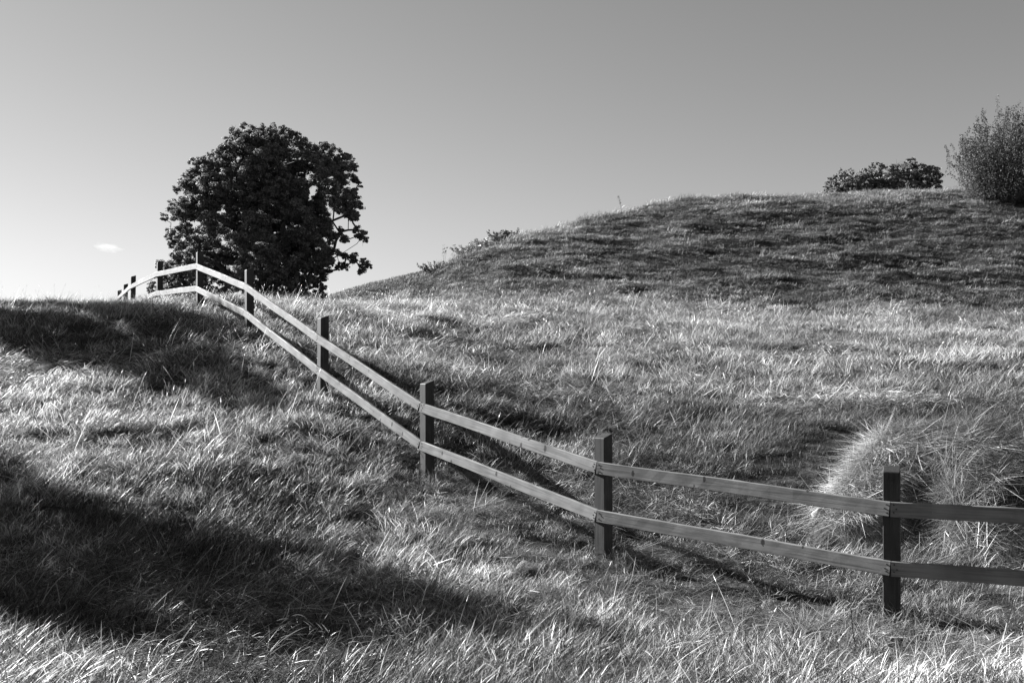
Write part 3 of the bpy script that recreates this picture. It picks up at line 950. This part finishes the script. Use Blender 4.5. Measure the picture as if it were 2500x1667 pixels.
meadow("meadow_grass", 70, 2.2, 13.0, LONG, 1.0, 401,
       dict(label="long dry wind-laid grass covering the near slope under and below the fence", category="grass", kind="stuff"))
MID = library("slope_tuft",
    [tuft("slope_tuft", 75, 0.20, 0.07, 0.19, 0.0052, 0.50, 0.9, 3, 500 + i, M_GRASS) for i in range(5)] +
    [tuft("slope_matted", 75, 0.20, 0.10, 0.22, 0.0052, 1.0, 1.0, 3, 510 + i, M_GRASS, spread=0.6) for i in range(4)] +
    [tuft("slope_under", 70, 0.22, 0.06, 0.16, 0.0100, 0.5, 0.6, 2, 520 + i, M_GRASS, spread=0.9) for i in range(3)] +
    [tuft("slope_stalk", 16, 0.22, 0.20, 0.36, 0.0048, 0.6, 0.5, 3, 530 + i, M_STRAW, stalk=2) for i in range(3)])
meadow("slope_grass", 36, 12.7, 34.0, MID, 1.0, 402,
       dict(label="pale long grass on the upper slope between the fence and the big mound", category="grass", kind="stuff"), under=0.15, tone=2.5, soft=0.58, mess=1.4)

def post_feet():
    g = np.random.default_rng(77)
    xs = []; ys = []
    for (a, b, _) in post_pos[3:]:
        k = 16; t = g.uniform(0, 2 * math.pi, k); r = 0.07 + g.uniform(0.0, 0.13, k)
        xs.append(a + r * np.cos(t)); ys.append(b + r * np.sin(t) - 0.03)
    x = np.concatenate(xs); y = np.concatenate(ys); n = len(x)
    s = g.uniform(0.7, 1.25, n)
    scatter("post_foot_grass", LONG, np.stack([x, y, H(x, y) - 0.01], 1), np.stack([g.normal(size=n) * 0.2, g.normal(size=n) * 0.25, g.uniform(-3.1, 3.1, n)], 1),
            np.stack([s * 0.6, s * 0.6, s * 1.1], 1), g.uniform(0.5, 1.9, n), g.integers(0, 9, n),
            label="uncut grass tufts left standing round the feet of the fence posts", category="grass", kind="stuff")
post_feet()
TURF = library("turf_tuft", [tuft("turf_tuft", 42, 0.14, 0.03, 0.11, 0.0110, 0.6, 0.7, 2, 600 + i, M_SHORT, spread=0.9) for i in range(5)] +
               [tuft("turf_long", 60, 0.30, 0.08, 0.20, 0.008, 0.4, 0.6, 3, 610 + i, M_SHORT) for i in range(3)])
def mound_turf():
    g = np.random.default_rng(403)
    def keep(x, y): return in_view(x, y, 2) & (y > mound_edge(x) - 0.6 + g.normal(size=len(x)) * np.where(x > 6, 1.2, 0.6))
    x, y = jitter_points(-9, 31, 25, 50, 72, keep, g)
    n = len(x); z = H(x, y)
    p = fbm(x * 0.5, y * 1.5, 701, 3); f = fbm(x * 1.6, y * 4.0, 703, 3)
    brow = smoothstep(39, 43, y + (x < 3) * 3)
    var = np.where(g.uniform(size=n) < 0.012 + 0.18 * brow + 0.08 * (p > 0.66), 5 + g.integers(0, 3, n), g.integers(0, 5, n))
    s = g.uniform(0.7, 1.35, n) * (0.55 + 0.9 * f)
    rot = np.stack([g.normal(size=n) * 0.2, 0.1 + g.normal(size=n) * 0.2, g.normal(size=n) * 1.0], 1)
    tint = np.clip(0.62 + 3.5 * (p - 0.30) * (f - 0.15) + 2.6 * (fbm(x * 2.6, y * 6, 707, 3) - 0.5), 0.10, 2.2) * g.uniform(0.3, 1.6, n) * (1 + 0.7 * brow)
    scatter("mound_turf", TURF, np.stack([x, y, z - 0.01], 1), rot, np.stack([s, s, s], 1), tint, var,
            label="short dark uneven turf on the big mound with a pale fringe along its brow", category="grass", kind="stuff")
mound_turf()
FARTURF = library("far_turf", [tuft("far_turf", 50, 0.5, 0.10, 0.25, 0.035, 0.5, 0.6, 2, 650 + i, M_SHORT, spread=0.9) for i in range(4)])
def far_turf():
    g = np.random.default_rng(404)
    n = 12000
    x = g.uniform(-30, 3, n); y = g.uniform(68, 100, n)
    k = np.hypot((x - FARX) / FARR, (y - FARY) / FARS) < 0.985; x = x[k]; y = y[k]; n = len(x)
    p = fbm(x * 0.5, y * 0.5, 711, 3)
    s = g.uniform(0.7, 1.3, n)
    scatter("distant_turf", FARTURF, np.stack([x, y, far_z(x, y)], 1), np.stack([x * 0, x * 0 + .1, g.normal(size=n)], 1), np.stack([s, s, s], 1),
            (0.5 + p) * g.uniform(0.7, 1.2, n), g.integers(0, 4, n),
            label="thin grass on the distant mound behind the foot of the big one", category="grass", kind="stuff")
far_turf()

# ------------------------------------------------------------------ hay heap
STRAWS = library("straw_bundle", [tuft("straw_bundle", 75, 0.13, 0.18, 0.44, 0.0044, 1.36, 0.12, 3, 800 + i, M_STRAW, spread=0.22) for i in range(5)] +
                 [tuft("straw_stalk", 5, 0.10, 0.28, 0.55, 0.0048, 1.25, 0.10, 2, 820 + i, M_STRAW, spread=0.3) for i in range(3)] +
                 [tuft("straw_tangle", 60, 0.15, 0.10, 0.26, 0.0042, 1.32, 0.35, 4, 830 + i, M_GRASS, spread=0.4) for i in range(3)])
def lay_on_surface(gx_, gy_, spin, g, n):
    """rotation that puts local Z on the surface normal and local X downhill, turned by spin"""
    N = np.stack([-gx_, -gy_, np.ones(n)], 1) + g.normal(size=(n, 3)) * 0.05; N /= np.linalg.norm(N, axis=1, keepdims=True)
    D = np.stack([-gx_, -gy_, np.zeros(n)], 1) + [1e-4, 0, 0]
    D -= N * (D * N).sum(1, keepdims=True); D /= np.linalg.norm(D, axis=1, keepdims=True)
    Yv = np.cross(N, D)
    X = D * np.cos(spin)[:, None] + Yv * np.sin(spin)[:, None]
    Y2 = np.cross(N, X)
    return np.stack([np.arctan2(Y2[:, 2], N[:, 2]), -np.arcsin(np.clip(X[:, 2], -1, 1)), np.arctan2(X[:, 1], X[:, 0])], 1)

def heap():
    g = np.random.default_rng(55)
    hx, hy = HEAP_LINE[2][0] + 0.4, HEAP_LINE[2][1]
    t = thing("hay_heap", "heap of mown hay with a bright combed rim behind the nearest fence post", "hay heap", (hx, hy, H1(hx, hy)))
    O = np.array(t.location)
    xs = np.linspace(1.9, 6.6, 120); ys = np.linspace(6.3, 10.2, 100)
    X, Y = np.meshgrid(xs, ys); bmp = heap_bump(X, Y)
    Z = H(X, Y) + bmp - 0.04 - 0.1 * (bmp < 0.02)
    idx = np.arange(X.size).reshape(X.shape)
    q = np.stack([idx[:-1, :-1], idx[:-1, 1:], idx[1:, 1:], idx[1:, :-1]], -1).reshape(-1, 4)
    hv = bmp.ravel(); q = q[(hv[q] > 0.015).any(1)]
    obj("packed_hay", mesh_np("packed_hay", np.stack([X, Y, Z], -1).reshape(-1, 3) - O, [q], M_HEAP, True), t)
    n = 7000
    x = g.uniform(1.9, 6.6, n); y = g.uniform(6.3, 10.2, n); b = heap_bump(x, y); k = (b > 0.03) & ~((np.abs(x - STONE_AT[0] + 0.05) < 0.17) & (np.abs(y - STONE_AT[1] + 0.2) < 0.30))
    x, y, b = x[k], y[k], b[k]; n = len(x)
    e = 0.03
    gxx = (heap_bump(x + e, y) - heap_bump(x - e, y)) / (2 * e) + (H(x + e, y) - H(x - e, y)) / (2 * e)
    gyy = (heap_bump(x, y + e) - heap_bump(x, y - e)) / (2 * e) + (H(x, y + e) - H(x, y - e)) / (2 * e)
    down = np.arctan2(-gyy, -gxx); sl = np.hypot(gxx, gyy)
    z = H(x, y) + b
    u = g.uniform(size=n)
    u = u * (1 - 0.25 * (1 - smoothstep(2.9, 3.9, x)))
    var = np.where(u < 0.55, g.integers(0, 5, n), np.where(u < 0.68, 5 + g.integers(0, 3, n), 8 + g.integers(0, 3, n)))
    left = 1 - smoothstep(2.9, 3.9, x)                     # combed rim on the left and top
    spin = np.where(u < 0.55, g.normal(size=n) * (0.45 + 0.9 * (1 - left)), g.uniform(-3, 3, n))
    eul = lay_on_surface(gxx, gyy, spin, g, n)
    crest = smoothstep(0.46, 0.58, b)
    front = smoothstep(3.1, 4.0, x) * smoothstep(0.2, 0.9, gyy)  # side turned from the sun: its shade is put into the straw tint
    tint = np.clip(2.0 * (fbm(x * 3.4, y * 3.4, 901) - 0.34) * (1 - left) + 1.6 * left + 0.6 * crest, 0.10, 1.9) * (1 - 0.68 * front) * g.uniform(0.6, 1.2, n)  # sunlit left rim and crest lightened, shaded front darkened, all in the tint
    s = g.uniform(0.65, 1.1, n)
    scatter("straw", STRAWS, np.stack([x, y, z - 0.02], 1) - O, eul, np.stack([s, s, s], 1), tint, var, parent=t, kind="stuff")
    # loose cut straw on the ground round the heap and under the right-hand rails
    n = 1100
    x = g.uniform(-1.5, 5.0, n); y = g.uniform(4.6, 10.6, n)
    wgt = np.exp(-((x - 3.0) ** 2 / 2.4 + (y - 6.6) ** 2 / 2.6)) + 0.8 * (fence_dist(x, y) < 0.8); k = (g.uniform(size=n) < wgt * 1.2) & (heap_bump(x, y) < 0.05) & ~((np.abs(x - STONE_AT[0]) < 0.3) & (np.abs(y - STONE_AT[1] + 0.2) < 0.5))
    x, y = x[k], y[k]; n = len(x)
    s = g.uniform(0.6, 1.05, n)
    scatter("loose_straw", STRAWS, np.stack([x, y, H(x, y) + 0.05], 1), np.stack([g.normal(size=n) * 0.15, g.normal(size=n) * 0.2 + 0.15, g.uniform(-3.1, 3.1, n)], 1),
            np.stack([s, s, s], 1), g.uniform(0.35, 1.0, n), np.where(g.uniform(size=n) < 0.6, g.integers(0, 5, n), 5 + g.integers(0, 3, n)),
            label="loose cut straw strewn on the grass around the hay heap and the right-hand rails", category="straw", kind="stuff")
heap()
